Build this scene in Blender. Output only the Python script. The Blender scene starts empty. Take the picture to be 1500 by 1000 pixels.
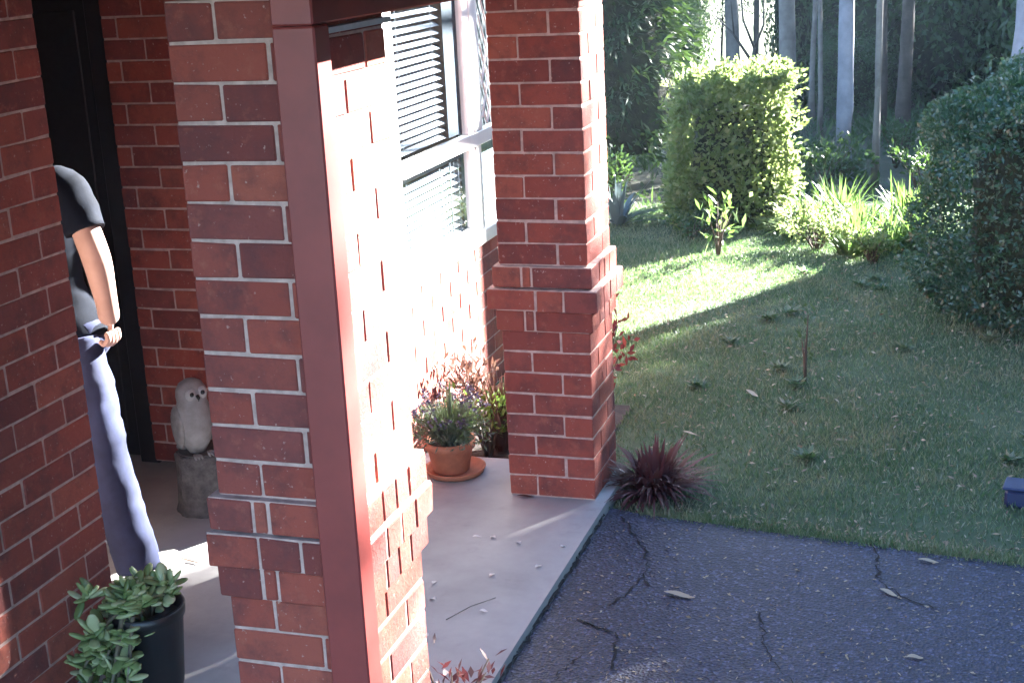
import bpy, bmesh, math, random
import numpy as np
from mathutils import Vector, Matrix, noise

random.seed(5)
rng = np.random.default_rng(7)
scn = bpy.context.scene
COL = scn.collection
R = math.radians

# ------------------------------------------------------------------ camera, sky, sun, exposure
cd = bpy.data.cameras.new("camera")
cd.sensor_width = 36.0
cd.lens = 2085.3 / 1500 * 36.0
cd.clip_start = 0.05
cd.clip_end = 500
cam = bpy.data.objects.new("camera", cd)
COL.objects.link(cam)
fw = Vector((-0.30443395, 0.91164236, -0.27609452))
rt = Vector((0.95172287, 0.30307222, -0.04869088))
up = Vector((-0.0392879, 0.27758863, 0.95989636))
M = Matrix.Identity(4)
for i in range(3):
    M[i][0], M[i][1], M[i][2] = rt[i], up[i], -fw[i]
M[2][3] = 2.171
cam.matrix_world = M
scn.camera = cam

SUN_EL, SUN_AZ = R(25), math.atan2(0.52, 0.854)
w = bpy.data.worlds.new("World")
scn.world = w
w.use_nodes = True
nt = w.node_tree
bg = nt.nodes["Background"]
sky = nt.nodes.new("ShaderNodeTexSky")
sky.sky_type = 'NISHITA'
sky.sun_disc = False
sky.ozone_density = 4.0
sky.air_density = 1.0
sky.dust_density = 0.3
sky.sun_elevation = SUN_EL
sky.sun_rotation = SUN_AZ
nt.links.new(sky.outputs[0], bg.inputs[0])
bg.inputs[1].default_value = 0.05
sl = bpy.data.lights.new("sun", 'SUN')
sl.energy = 5.0
sl.angle = R(0.6)
sl.color = (1.0, 0.975, 0.94)
so = bpy.data.objects.new("sun", sl)
COL.objects.link(so)
sdir = Vector((math.sin(SUN_AZ) * math.cos(SUN_EL), math.cos(SUN_AZ) * math.cos(SUN_EL), math.sin(SUN_EL)))
so.rotation_euler = sdir.to_track_quat('Z', 'Y').to_euler()
so.location = (5, 10, 12)
scn.view_settings.view_transform = 'Standard'
scn.view_settings.look = 'None'
scn.view_settings.exposure = 4.45
scn.view_settings.gamma = 1
scn.view_settings.use_curve_mapping = False
scn.cycles.use_denoising = True
scn.cycles.max_bounces = 8
scn.cycles.sample_clamp_indirect = 6

# ------------------------------------------------------------------ materials
def N(m, t):
    return m.node_tree.nodes.new(t)

def mat(name):
    m = bpy.data.materials.new(name)
    m.use_nodes = True
    return m, m.node_tree.nodes["Principled BSDF"], m.node_tree.links

def ramp(m, fac, stops):
    r = N(m, "ShaderNodeValToRGB")
    e = r.color_ramp.elements
    e[0].position, e[0].color = stops[0][0], (*stops[0][1], 1)
    e[1].position, e[1].color = stops[-1][0], (*stops[-1][1], 1)
    for p, c in stops[1:-1]:
        k = e.new(p)
        k.color = (*c, 1)
    m.node_tree.links.new(fac, r.inputs[0])
    return r.outputs[0]

def noise_n(m, scale, detail=4, rough=0.6, coord="Object", dist=0.0):
    tc = N(m, "ShaderNodeTexCoord")
    n = N(m, "ShaderNodeTexNoise")
    n.inputs["Scale"].default_value = scale
    n.inputs["Detail"].default_value = detail
    n.inputs["Roughness"].default_value = rough
    n.inputs["Distortion"].default_value = dist
    m.node_tree.links.new(tc.outputs[coord], n.inputs["Vector"])
    return n.outputs["Fac"]

def mix(m, a, b, f, mode='MIX'):
    x = N(m, "ShaderNodeMix")
    x.data_type = 'RGBA'
    x.blend_type = mode
    for sock, v in ((x.inputs["Factor"], f), (x.inputs["A"], a), (x.inputs["B"], b)):
        if isinstance(v, (int, float)):
            sock.default_value = v
        elif isinstance(v, tuple):
            sock.default_value = (*v, 1)
        else:
            m.node_tree.links.new(v, sock)
    return x.outputs["Result"]

def bump(m, b, h, strength=0.3, dist=0.002):
    n = N(m, "ShaderNodeBump")
    n.inputs["Strength"].default_value = strength
    n.inputs["Distance"].default_value = dist
    m.node_tree.links.new(h, n.inputs["Height"])
    m.node_tree.links.new(n.outputs[0], b.inputs["Normal"])

def simple(name, col, rough=0.6, col2=None, scale=20, bs=0.0, metal=0.0, bd=0.002, coord="Object", lo=.35, hi=.65):
    m, b, L = mat(name)
    b.inputs["Roughness"].default_value = rough
    b.inputs["Metallic"].default_value = metal
    f = noise_n(m, scale, coord=coord)
    c2 = col2 or tuple(c * 0.75 for c in col)
    L.new(ramp(m, f, [(lo, c2), (hi, col)]), b.inputs["Base Color"])
    if bs:
        bump(m, b, noise_n(m, scale * 4, coord=coord), bs, bd)
    return m

def brick_mat():
    m, b, L = mat("red_brick")
    oi = N(m, "ShaderNodeObjectInfo")
    base = ramp(m, oi.outputs["Random"], [(0.0, (.165, .038, .033)), (.2, (.26, .053, .037)), (.45, (.33, .070, .045)), (.6, (.225, .056, .046)), (.8, (.29, .062, .040)), (1.0, (.37, .095, .060))])
    # every brick gets its own cut of the clay texture
    tc = N(m, "ShaderNodeTexCoord")
    ml = N(m, "ShaderNodeVectorMath"); ml.operation = 'SCALE'; ml.inputs[0].default_value = (37, 53, 71)
    L.new(oi.outputs["Random"], ml.inputs["Scale"])
    ad = N(m, "ShaderNodeVectorMath"); ad.operation = 'ADD'
    L.new(tc.outputs["Object"], ad.inputs[0]); L.new(ml.outputs[0], ad.inputs[1])
    def nz(scale, det, rough):
        n = N(m, "ShaderNodeTexNoise")
        n.inputs["Scale"].default_value, n.inputs["Detail"].default_value, n.inputs["Roughness"].default_value = scale, det, rough
        L.new(ad.outputs[0], n.inputs["Vector"])
        return n.outputs["Fac"]
    c = mix(m, base, (.10, .034, .034), ramp(m, nz(9, 5, .7), [(.46, (0, 0, 0)), (.72, (.8, .8, .8))]))
    c = mix(m, c, (.40, .13, .08), ramp(m, nz(22, 4, .7), [(.56, (0, 0, 0)), (.75, (.55, .55, .55))]))
    c = mix(m, c, (.50, .33, .27), ramp(m, nz(75, 3, .6), [(.66, (0, 0, 0)), (.73, (.75, .75, .75))]))
    L.new(c, b.inputs["Base Color"])
    b.inputs["Roughness"].default_value = .88
    bump(m, b, nz(60, 8, .75), .8, .006)
    return m

def leaf_mat(name, stops, trans=.35, rough=.45, tcol=None):
    m, b, L = mat(name)
    g = N(m, "ShaderNodeNewGeometry")
    c = ramp(m, g.outputs["Random Per Island"], [(i / (len(stops) - 1), s) for i, s in enumerate(stops)])
    L.new(c, b.inputs["Base Color"])
    b.inputs["Roughness"].default_value = rough
    t = N(m, "ShaderNodeBsdfTranslucent")
    tc = mix(m, c, tcol or (.25, .45, .06), .35)
    L.new(tc, t.inputs[0])
    mx = N(m, "ShaderNodeMixShader")
    mx.inputs[0].default_value = trans
    L.new(b.outputs[0], mx.inputs[1])
    L.new(t.outputs[0], mx.inputs[2])
    L.new(mx.outputs[0], m.node_tree.nodes["Material Output"].inputs[0])
    return m

BRICK = brick_mat()
MORTAR = simple("mortar", (.56, .385, .33), .95, (.36, .245, .21), 26, .8)
PAINT = simple("oxide_red_paint", (.255, .046, .038), .5, (.20, .036, .031), 7, .15)
CONC = simple("porch_concrete", (.42, .41, .40), .75, (.31, .30, .29), 3.2, .12)
WHITE = simple("white_aluminium", (.82, .82, .80), .35, (.76, .76, .74), 10)
BLINDM = simple("blind_slat", (.25, .275, .31), .55, (.21, .235, .27), 9)
DARK = simple("dark_screen", (.018, .018, .020), .5, (.012, .012, .013), 40)
DOORM = simple("door_paint", (.022, .020, .022), .45, (.015, .014, .015), 12)
PLASTER = simple("ceiling_board", (.30, .24, .20), .8, (.26, .21, .18), 4)
ROOFM = simple("roof_tile", (.16, .07, .05), .8, (.12, .05, .04), 8, .2)
TERRA = simple("terracotta", (.46, .17, .09), .8, (.36, .13, .07), 25, .15)
BLACKP = simple("black_plastic", (.014, .014, .015), .4, (.010, .010, .011), 20)
SOIL = simple("soil", (.060, .045, .036), .95, (.028, .021, .018), 18, .8, bd=.01)
OWLM = simple("owl_paint", (.30, .29, .28), .8, (.22, .21, .20), 22, .3)
EYEM = simple("owl_eye", (.010, .010, .010), .2)
STUMP = simple("stump_bark", (.15, .14, .135), .9, (.07, .066, .064), 26, .9, bd=.008)
BLUEP = simple("blue_plastic", (.020, .032, .10), .5, (.014, .022, .07), 12)
SKIN = simple("skin", (.46, .30, .245), .6, (.40, .25, .20), 12)
SHIRT = simple("navy_cotton", (.005, .008, .016), .9, (.003, .005, .010), 14, .25)
for _m in (SHIRT,):
    _m.node_tree.nodes["Principled BSDF"].inputs["Specular IOR Level"].default_value = .15
HAIR = simple("hair", (.03, .02, .015), .6)
JEANS = simple("blue_denim", (.024, .034, .090), .9, (.014, .020, .056), 9, .4)
SHOE = simple("pale_shoe", (.62, .60, .57), .6, (.5, .48, .46), 30)
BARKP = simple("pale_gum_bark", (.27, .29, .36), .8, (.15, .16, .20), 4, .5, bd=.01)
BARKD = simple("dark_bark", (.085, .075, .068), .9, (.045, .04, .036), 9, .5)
BARKG = simple("grey_bark", (.20, .19, .18), .85, (.12, .11, .105), 7, .4)
TWIG = simple("twig", (.10, .07, .05), .85)
INNER = simple("light_block_core", (.040, .050, .024), .95, (.016, .022, .011), 14, .9, bd=.02)  # for solid cores added so foliage lets no light through

def asphalt():
    m, b, L = mat("asphalt")
    n1 = noise_n(m, 130, 3, .7)
    c = ramp(m, n1, [(.30, (.014, .015, .020)), (.52, (.026, .030, .058)), (.66, (.045, .052, .094)), (.74, (.20, .20, .22))])
    n2 = noise_n(m, 1.6, 4, .6)
    c = mix(m, c, (.019, .022, .044), ramp(m, n2, [(.35, (0, 0, 0)), (.7, (.55, .55, .55))]))
    n3 = noise_n(m, 70, 3, .8)
    c = mix(m, c, (.34, .34, .34), ramp(m, n3, [(.73, (0, 0, 0)), (.765, (.9, .9, .9))]))
    tc = N(m, "ShaderNodeTexCoord")
    vo = N(m, "ShaderNodeTexVoronoi"); vo.inputs["Scale"].default_value = 95
    L.new(tc.outputs["Object"], vo.inputs["Vector"])
    sp = N(m, "ShaderNodeSeparateColor"); L.new(vo.outputs["Color"], sp.inputs[0])
    st = ramp(m, sp.outputs[0], [(.0, (.45, .45, .48)), (.55, (.9, .9, .95)), (.86, (1.35, 1.35, 1.4)), (1.0, (3.2, 3.1, 3.0))])
    c = mix(m, c, st, 1.0, 'MULTIPLY')
    L.new(c, b.inputs["Base Color"])
    b.inputs["Roughness"].default_value = .62
    bump(m, b, vo.outputs["Distance"], .8, .008)
    return m
ASPH = asphalt()

def concrete():
    m, b, L = mat("porch_slab_concrete")
    c = ramp(m, noise_n(m, 2.2, 5, .65), [(.3, (.27, .267, .262)), (.55, (.36, .356, .35)), (.75, (.42, .416, .405))])
    c = mix(m, c, (.17, .166, .16), ramp(m, noise_n(m, 9, 6, .7), [(.58, (0, 0, 0)), (.8, (.5, .5, .5))]))
    c = mix(m, c, (.16, .15, .14), ramp(m, noise_n(m, 120, 2, .5), [(.70, (0, 0, 0)), (.78, (.6, .6, .6))]))
    L.new(c, b.inputs["Base Color"])
    b.inputs["Roughness"].default_value = .7
    bump(m, b, noise_n(m, 70, 5, .6), .15, .003)
    return m
CONC = concrete()

def ground_mat():
    m, b, L = mat("forest_floor")
    c = ramp(m, noise_n(m, 2.0, 6, .7), [(.3, (.035, .045, .028)), (.5, (.06, .065, .042)), (.7, (.09, .085, .06))])
    L.new(c, b.inputs["Base Color"])
    b.inputs["Roughness"].default_value = .95
    bump(m, b, noise_n(m, 30, 6, .7), .8, .03)
    return m
GROUND = ground_mat()
LAWNSOIL = simple("lawn_base", (.075, .11, .055), .95, (.055, .085, .04), 6, .8, bd=.01)
PADDOCK = simple("paddock_grass", (.10, .11, .045), .95, (.06, .075, .03), 1.5, .6, bd=.02)
GRASS = leaf_mat("grass_blade", [(.055, .11, .060), (.080, .15, .080), (.13, .19, .115), (.32, .32, .24)], .3, .5)
HEDGE1 = leaf_mat("hedge_leaf_bright", [(.060, .11, .03), (.09, .15, .04), (.14, .19, .07), (.24, .27, .14)], .5, .36, (.50, .60, .20))
HEDGE2 = leaf_mat("hedge_leaf_small", [(.024, .062, .038), (.040, .090, .055), (.06, .12, .08), (.13, .17, .14)], .25, .28)
CONIF = leaf_mat("conifer_spray", [(.018, .040, .018), (.028, .058, .024), (.04, .07, .03)], .2, .55)
GUML = leaf_mat("gum_leaf", [(.030, .055, .028), (.05, .08, .04), (.08, .11, .07)], .3, .45)
UNDER = leaf_mat("undergrowth_leaf", [(.018, .040, .018), (.030, .065, .03), (.05, .09, .045)], .25, .5)
STRAP = leaf_mat("strap_leaf", [(.07, .13, .035), (.11, .18, .06), (.22, .27, .13)], .35, .4)
def patchy(m, col, scale, lo, hi):
    nt_ = m.node_tree
    rmp = [x for x in nt_.nodes if x.type == 'VALTORGB'][0]
    f = ramp(m, noise_n(m, scale, 4, .65), [(lo, (0, 0, 0)), (hi, (.75, .75, .75))])
    c = mix(m, rmp.outputs[0], col, f)
    for l in list(nt_.links):
        if l.from_node == rmp and l.to_socket.name in ("Base Color",): nt_.links.new(c, l.to_socket)
patchy(GRASS, (.30, .28, .18), 2.2, .48, .70)
BLUEL = leaf_mat("blue_grey_leaf", [(.07, .10, .10), (.10, .14, .14), (.14, .18, .19)], .15, .45, (.1, .15, .15))
REDL = leaf_mat("burgundy_leaf", [(.10, .018, .022), (.17, .03, .035), (.24, .05, .05), (.12, .05, .03)], .3, .4, (.5, .06, .05))
REDD = leaf_mat("dull_red_leaf", [(.06, .022, .024), (.09, .026, .030), (.12, .034, .036), (.08, .04, .034)], .25, .6, (.3, .06, .05))
BROWNL = leaf_mat("brown_leaf", [(.11, .055, .040), (.15, .08, .06), (.09, .04, .035), (.19, .12, .09)], .2, .5, (.25, .14, .09))
LAVL = leaf_mat("lavender_leaf", [(.07, .09, .06), (.10, .12, .09), (.13, .15, .11)], .25, .6)
LAVF = leaf_mat("lavender_flower", [(.05, .04, .07), (.09, .07, .12), (.12, .09, .12)], .2, .7, (.15, .1, .2))
JADE = leaf_mat("jade_leaf", [(.12, .18, .06), (.24, .31, .12), (.42, .46, .26)], .12, .22)
LIME = leaf_mat("light_green_leaf", [(.10, .19, .03), (.15, .25, .05), (.2, .3, .08)], .35, .4)
LITTER = leaf_mat("dry_leaf", [(.20, .15, .09), (.30, .24, .15), (.42, .36, .26), (.12, .07, .04)], .2, .6, (.3, .2, .1))
PETAL = leaf_mat("white_petal", [(.75, .72, .70), (.8, .78, .76)], .3, .5, (.8, .75, .7))

def glass_mat():
    m, b, L = mat("window_glass")
    out = m.node_tree.nodes["Material Output"]
    gl = N(m, "ShaderNodeBsdfGlossy")
    gl.inputs["Roughness"].default_value = .02
    tr = N(m, "ShaderNodeBsdfTransparent")
    tr.inputs[0].default_value = (.86, .92, .95, 1)
    lw = N(m, "ShaderNodeLayerWeight")
    lw.inputs[0].default_value = .5
    pw = N(m, "ShaderNodeMath"); pw.operation = 'POWER'; pw.inputs[1].default_value = 5.0
    L.new(lw.outputs["Facing"], pw.inputs[0])
    fr = N(m, "ShaderNodeMath"); fr.operation = 'MULTIPLY_ADD'; fr.inputs[1].default_value = .96; fr.inputs[2].default_value = .04
    L.new(pw.outputs[0], fr.inputs[0])
    mx = N(m, "ShaderNodeMixShader")
    L.new(fr.outputs[0], mx.inputs[0])
    L.new(tr.outputs[0], mx.inputs[1])
    L.new(gl.outputs[0], mx.inputs[2])
    L.new(mx.outputs[0], out.inputs[0])
    return m
GLASS = glass_mat()

# ------------------------------------------------------------------ helpers
def tag(o, label=None, cat=None, group=None, kind=None):
    if label: o["label"] = label
    if cat: o["category"] = cat
    if group: o["group"] = group
    if kind: o["kind"] = kind
    return o

def thing(name, label, cat, loc=(0, 0, 0), rz=0, group=None):
    o = bpy.data.objects.new(name, None)
    o.empty_display_size = .1
    COL.objects.link(o)
    o.location = loc
    o.rotation_euler = (0, 0, rz)
    return tag(o, label, cat, group)

def obj(name, me, m=None, parent=None, loc=(0, 0, 0), rot=(0, 0, 0), scale=(1, 1, 1)):
    if m is not None and not me.materials:
        me.materials.append(m)
    o = bpy.data.objects.new(name, me)
    COL.objects.link(o)
    o.parent = parent
    o.location, o.rotation_euler, o.scale = loc, rot, scale
    return o

def copy_tree(o, parent=None):
    c = o.copy()
    COL.objects.link(c)
    if parent is not None: c.parent = parent
    for ch in o.children:
        copy_tree(ch, c)
    return c

def np_mesh(name, V, F, smooth=False):
    """V (n,3); F (m,k) faces all of k corners"""
    V = np.asarray(V, np.float32); F = np.asarray(F, np.int32)
    me = bpy.data.meshes.new(name)
    me.vertices.add(len(V)); me.vertices.foreach_set("co", V.ravel())
    k = F.shape[1]
    me.loops.add(F.size); me.loops.foreach_set("vertex_index", F.ravel())
    me.polygons.add(len(F))
    me.polygons.foreach_set("loop_start", np.arange(0, F.size, k, dtype=np.int32))
    me.polygons.foreach_set("loop_total", np.full(len(F), k, np.int32))
    me.update(calc_edges=True); me.validate()
    if smooth: me.polygons.foreach_set("use_smooth", np.ones(len(F), bool))
    return me

class MB:
    def __init__(s): s.bm = bmesh.new()
    def box(s, x0, x1, y0, y1, z0, z1, bev=0):
        r = bmesh.ops.create_cube(s.bm, size=1)
        for v in r['verts']:
            v.co = Vector((x0 + (v.co.x + .5) * (x1 - x0), y0 + (v.co.y + .5) * (y1 - y0), z0 + (v.co.z + .5) * (z1 - z0)))
        if bev:
            ed = list({e for v in r['verts'] for e in v.link_edges})
            bmesh.ops.bevel(s.bm, geom=ed, offset=bev, segments=1, affect='EDGES')
        return s
    def tube(s, pts, rad, seg=8, cap=True):
        rings = []
        pts = [Vector(p) for p in pts]
        for i, p in enumerate(pts):
            a = pts[max(i - 1, 0)]; b = pts[min(i + 1, len(pts) - 1)]
            t = (b - a).normalized()
            q = t.to_track_quat('Z', 'X')
            r = rad[i] if isinstance(rad, (list, tuple)) else rad
            rings.append([s.bm.verts.new(p + q @ Vector((math.cos(2 * math.pi * k / seg) * r, math.sin(2 * math.pi * k / seg) * r, 0))) for k in range(seg)])
        for A, B in zip(rings, rings[1:]):
            for k in range(seg):
                f = s.bm.faces.new((A[k], A[(k + 1) % seg], B[(k + 1) % seg], B[k])); f.smooth = True
        if cap:
            s.bm.faces.new(rings[-1]); s.bm.faces.new(list(reversed(rings[0])))
        return s
    def lathe(s, prof, seg=24, c=(0, 0, 0), sx=1, sy=1, cap=True):
        rings = [[s.bm.verts.new((c[0] + sx * r * math.cos(2 * math.pi * k / seg), c[1] + sy * r * math.sin(2 * math.pi * k / seg), c[2] + z)) for k in range(seg)] for r, z in prof]
        for A, B in zip(rings, rings[1:]):
            for k in range(seg):
                f = s.bm.faces.new((A[k], A[(k + 1) % seg], B[(k + 1) % seg], B[k])); f.smooth = True
        if cap:
            s.bm.faces.new(rings[-1]); s.bm.faces.new(list(reversed(rings[0])))
        return s
    def ball(s, c, r, seg=12):
        q = bmesh.ops.create_uvsphere(s.bm, u_segments=seg, v_segments=max(6, seg * 2 // 3), radius=1)
        r = (r, r, r) if isinstance(r, (int, float)) else r
        for v in q['verts']:
            v.co = Vector((c[0] + v.co.x * r[0], c[1] + v.co.y * r[1], c[2] + v.co.z * r[2]))
            for f in v.link_faces: f.smooth = True
        return s
    def mesh(s, name):
        me = bpy.data.meshes.new(name)
        bmesh.ops.recalc_face_normals(s.bm, faces=s.bm.faces)
        s.bm.to_mesh(me); s.bm.free()
        return me
    def build(s, name, m, parent=None, loc=(0, 0, 0), rot=(0, 0, 0)):
        return obj(name, s.mesh(name), m, parent, loc, rot)

def unit(a):
    return a / np.maximum(np.linalg.norm(a, axis=-1, keepdims=True), 1e-9)

def leaves(name, P, D, Nn, Lg, Wd, fold=.15):
    """quads: base, side, tip, side; P base, D long axis, Nn approx normal"""
    n = len(P)
    D = unit(np.asarray(D, float)); S = unit(np.cross(D, Nn)); U = np.cross(S, D)
    Lg = np.broadcast_to(np.asarray(Lg, float), (n,))[:, None]; Wd = np.broadcast_to(np.asarray(Wd, float), (n,))[:, None]
    mid = P + D * Lg * .5 + U * Wd * fold
    V = np.stack([P, mid + S * Wd * .5, P + D * Lg, mid - S * Wd * .5], 1).reshape(-1, 3)
    F = np.arange(4 * n).reshape(n, 4)
    return np_mesh(name, V, F)

def straps(name, P, D, Lg, Wd, droop=.5, seg=4):
    """arching strap leaves as tapered ribbons of seg quads"""
    n = len(P)
    D = unit(np.asarray(D, float)); Lg = np.broadcast_to(Lg, (n,)); Wd = np.broadcast_to(Wd, (n,)); droop = np.broadcast_to(droop, (n,))
    S = np.cross(D, np.array([0, 0, 1.])); bad = np.linalg.norm(S, axis=1) < .05; S[bad] = (1, 0, 0); S = unit(S)
    V = []
    for i in range(seg + 1):
        t = i / seg
        c = P + D * (Lg * t)[:, None]
        c[:, 2] -= droop * Lg * t * t
        hz = D.copy(); hz[:, 2] = 0
        c += hz * (droop * Lg * t * t * .3)[:, None]
        wv = Wd * (1 - .96 * t ** 1.6) * (.75 + .5 * t if t < .4 else .95)
        V += [c + S * wv[:, None] / 2, c - S * wv[:, None] / 2]
    V = np.stack(V, 1); k = V.shape[1]
    F = []
    for i in range(seg):
        F.append(np.stack([np.arange(n) * k + 2 * i, np.arange(n) * k + 2 * i + 1, np.arange(n) * k + 2 * i + 3, np.arange(n) * k + 2 * i + 2], 1))
    return np_mesh(name, V.reshape(-1, 3), np.concatenate(F), True)

def rand_dirs(n):
    return unit(rng.normal(size=(n, 3)))

# ------------------------------------------------------------------ the ground
def sheet(name, poly, z, m, thick=0):
    bm = bmesh.new()
    f = bm.faces.new([bm.verts.new((x, y, z)) for x, y in poly])
    if f.normal.z < 0: f.normal_flip()
    if thick:
        r = bmesh.ops.extrude_face_region(bm, geom=[f])
        for v in [g for g in r['geom'] if isinstance(g, bmesh.types.BMVert)]: v.co.z -= thick
    me = bpy.data.meshes.new(name)
    bmesh.ops.recalc_face_normals(bm, faces=bm.faces)
    bm.to_mesh(me); bm.free()
    return tag(obj(name, me, m), kind='structure')

sheet("ground", [(-200, -100), (200, -100), (200, 220), (-200, 220)], -.16, GROUND)
sheet("paddock", [(-40, 22), (-1.3, 22), (4, 70), (-40, 70)], -.10, PADDOCK)
SX = -1.327
sheet("porch_slab", [(-5.5, 2.35), (SX, 2.35), (SX, 5.43), (-5.5, 5.43)], 0, CONC, .16)
sheet("bounce_cut_bed", [(-2.6, -.6), (SX, -.6), (SX, 2.345), (-2.6, 2.345)], -.05, SOIL, .1)  # unseen dark soil added to cut light bouncing onto the pillar front

# driveway: its far edge is ragged and runs slightly askew
ed = [(SX + .012, 5.06)]
for i in range(1, 41):
    x = SX + i * .16
    ed.append((x, 5.05 - .133 * (x + 1.37) + .018 * noise.noise(Vector((x * 4, 0, 0))) + .012 * noise.noise(Vector((x * 15, 3, 0)))))
sheet("driveway", ed + [(6, -3), (SX + .012, -3)], -.03, ASPH, .12)
sheet("lawn", [(-9, 5.46), (-1.5, 5.46), (-1.34, 5.08)] + [(x, y + .01) for x, y in ed[1:]] + [(9, 4.2), (9, 11.6), (2, 12.2), (-2.5, 11.2), (-9, 11.2)], -.06, LAWNSOIL)
sheet("garden_bed", [(-2.31, 5.44), (-1.52, 5.44), (-1.52, 6.35), (-2.31, 6.35)], -.05, SOIL)

def drive_y(x):
    return 5.05 - .133 * (x + 1.37)

# grass: near blades drawn one by one as a single mass
n = 300000
gx = rng.uniform(-3.4, 1.0, n); gy = rng.uniform(4.7, 11.4, n)
keep = (gy > np.where(gx > -1.53, drive_y(gx) + .0 + rng.normal(0, .02, n), 6.36)) & (gx < .15 + .06 * gy) & (gx > -3.3)
keep &= ~((gx < -1.54) & (gy < 6.36)) & ~((gx < -2.25) & (gy < 8.6))
tuft = np.array([noise.noise(Vector((a * 1.3, b * 1.3, 0))) for a, b in zip(gx, gy)])
keep &= rng.uniform(size=n) < (.72 + .6 * tuft)
edge_d = gy - drive_y(gx)
keep &= ~((edge_d < .22) & (rng.uniform(size=n) < .45) & (gx > -1.3))
gx, gy, tuft = gx[keep], gy[keep], tuft[keep]
n = len(gx)
P = np.stack([gx, gy, np.full(n, -.06)], 1)
D = np.stack([rng.normal(0, .55, n), rng.normal(0, .55, n), np.ones(n)], 1)
Lg = rng.uniform(.018, .042, n) * (1 + .5 * tuft); 
me = leaves("grass", P, D, rand_dirs(n), Lg, rng.uniform(.003, .006, n), .1)
tag(obj("grass", me, GRASS), kind='stuff')
# taller wisps along the driveway edge and under the hedges
n = 5000
gx = rng.uniform(-1.2, .6, n); gy = drive_y(gx) + np.abs(rng.normal(0, .05, n)) - .01
P = np.stack([gx, gy, np.full(n, -.06)], 1)
D = np.stack([rng.normal(0, .5, n), rng.normal(-.3, .5, n), np.ones(n)], 1)
tag(obj("edge_grass", leaves("edge_grass", P, D, rand_dirs(n), rng.uniform(.03, .07, n), .005), GRASS), kind='stuff')

# cracks in the asphalt: thin dark ragged strips
def crack(pts, wd, parent):
    V, F = [], []
    q = []
    for (x0, y0), (x1, y1) in zip(pts, pts[1:]):
        k = max(3, int(math.hypot(x1 - x0, y1 - y0) / .022))
        for i in range(k):
            t = i / k
            q.append((x0 + (x1 - x0) * t + random.gauss(0, .006), y0 + (y1 - y0) * t + random.gauss(0, .006)))
    for i, (x, y) in enumerate(q):
        a = q[max(i - 1, 0)]; b = q[min(i + 1, len(q) - 1)]
        tx, ty = b[0] - a[0], b[1] - a[1]; l = math.hypot(tx, ty) or 1
        ww = wd * random.uniform(.25, 1.25) * (1 if i % 9 else .1)
        V += [(x - ty / l * ww, y + tx / l * ww, -.026), (x + ty / l * ww, y - tx / l * ww, -.026)]
    for i in range(len(q) - 1): F.append((2 * i, 2 * i + 1, 2 * i + 3, 2 * i + 2))
    return obj("crack", np_mesh("crack", V, F), CRACKM, parent)
CRACKM = simple("crack_dirt", (.012, .012, .012), .95)
dr = bpy.data.objects["driveway"]
crack([(-1.25, 4.99), (-1.207, 4.90), (-1.10, 4.70), (-1.05, 4.56), (-1.06, 4.45), (-1.08, 4.33), (-1.13, 4.2)], .0045, dr)
crack([(-1.06, 4.45), (-1.0, 4.40)], .005, dr)
crack([(-1.2, 4.12), (-1.05, 4.05), (-1.02, 3.92), (-1.0, 3.8)], .005, dr)
crack([(-1.12, 3.9), (-1.16, 3.75), (-1.12, 3.6)], .004, dr)
crack([(-.30, 4.95), (-.27, 4.75), (-.25, 4.6), (-.16, 4.48), (-.02, 4.42)], .004, dr)
crack([(-.62, 4.3), (-.55, 4.0), (-.42, 3.8)], .003, dr)
crack([(SX + .006, y) for y in np.arange(5.0, 2.4, -.2)], .009, dr)

# ------------------------------------------------------------------ brickwork
C = .086
_bc = {}
def brick_mesh(dx, dy, dz, var):
    key = (round(dx, 3), round(dy, 3), round(dz, 3), var)
    if key not in _bc:
        bm = bmesh.new()
        r = bmesh.ops.create_cube(bm, size=1)
        rr = random.Random(hash(key) & 0xffff)
        for v in bm.verts:
            v.co = Vector((v.co.x * dx + rr.gauss(0, .0006), v.co.y * dy + rr.gauss(0, .0006), v.co.z * dz + rr.gauss(0, .0013)))
        bmesh.ops.bevel(bm, geom=bm.edges[:], offset=.0035, segments=1, affect='EDGES')
        me = bpy.data.meshes.new("brick"); bm.to_mesh(me); bm.free()
        me.materials.append(BRICK)
        _bc[key] = me
    return _bc[key]

def brick(par, x0, x1, y0, y1, k, z0=0.0, proud=.0):
    me = brick_mesh(x1 - x0 + .0024, y1 - y0 + .0024, .0790, random.randrange(3))
    o = bpy.data.objects.new("brick", me)
    COL.objects.link(o)
    o.parent = par
    pl = par.location
    j = lambda s: random.gauss(0, s)
    o.location = ((x0 + x1) / 2 - pl.x + j(.0005), (y0 + y1) / 2 - pl.y + j(.0005), z0 + k * C + C / 2 - pl.z + j(.0008))
    o.rotation_euler = (j(.0022), j(.003), j(.003))
    return o

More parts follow.
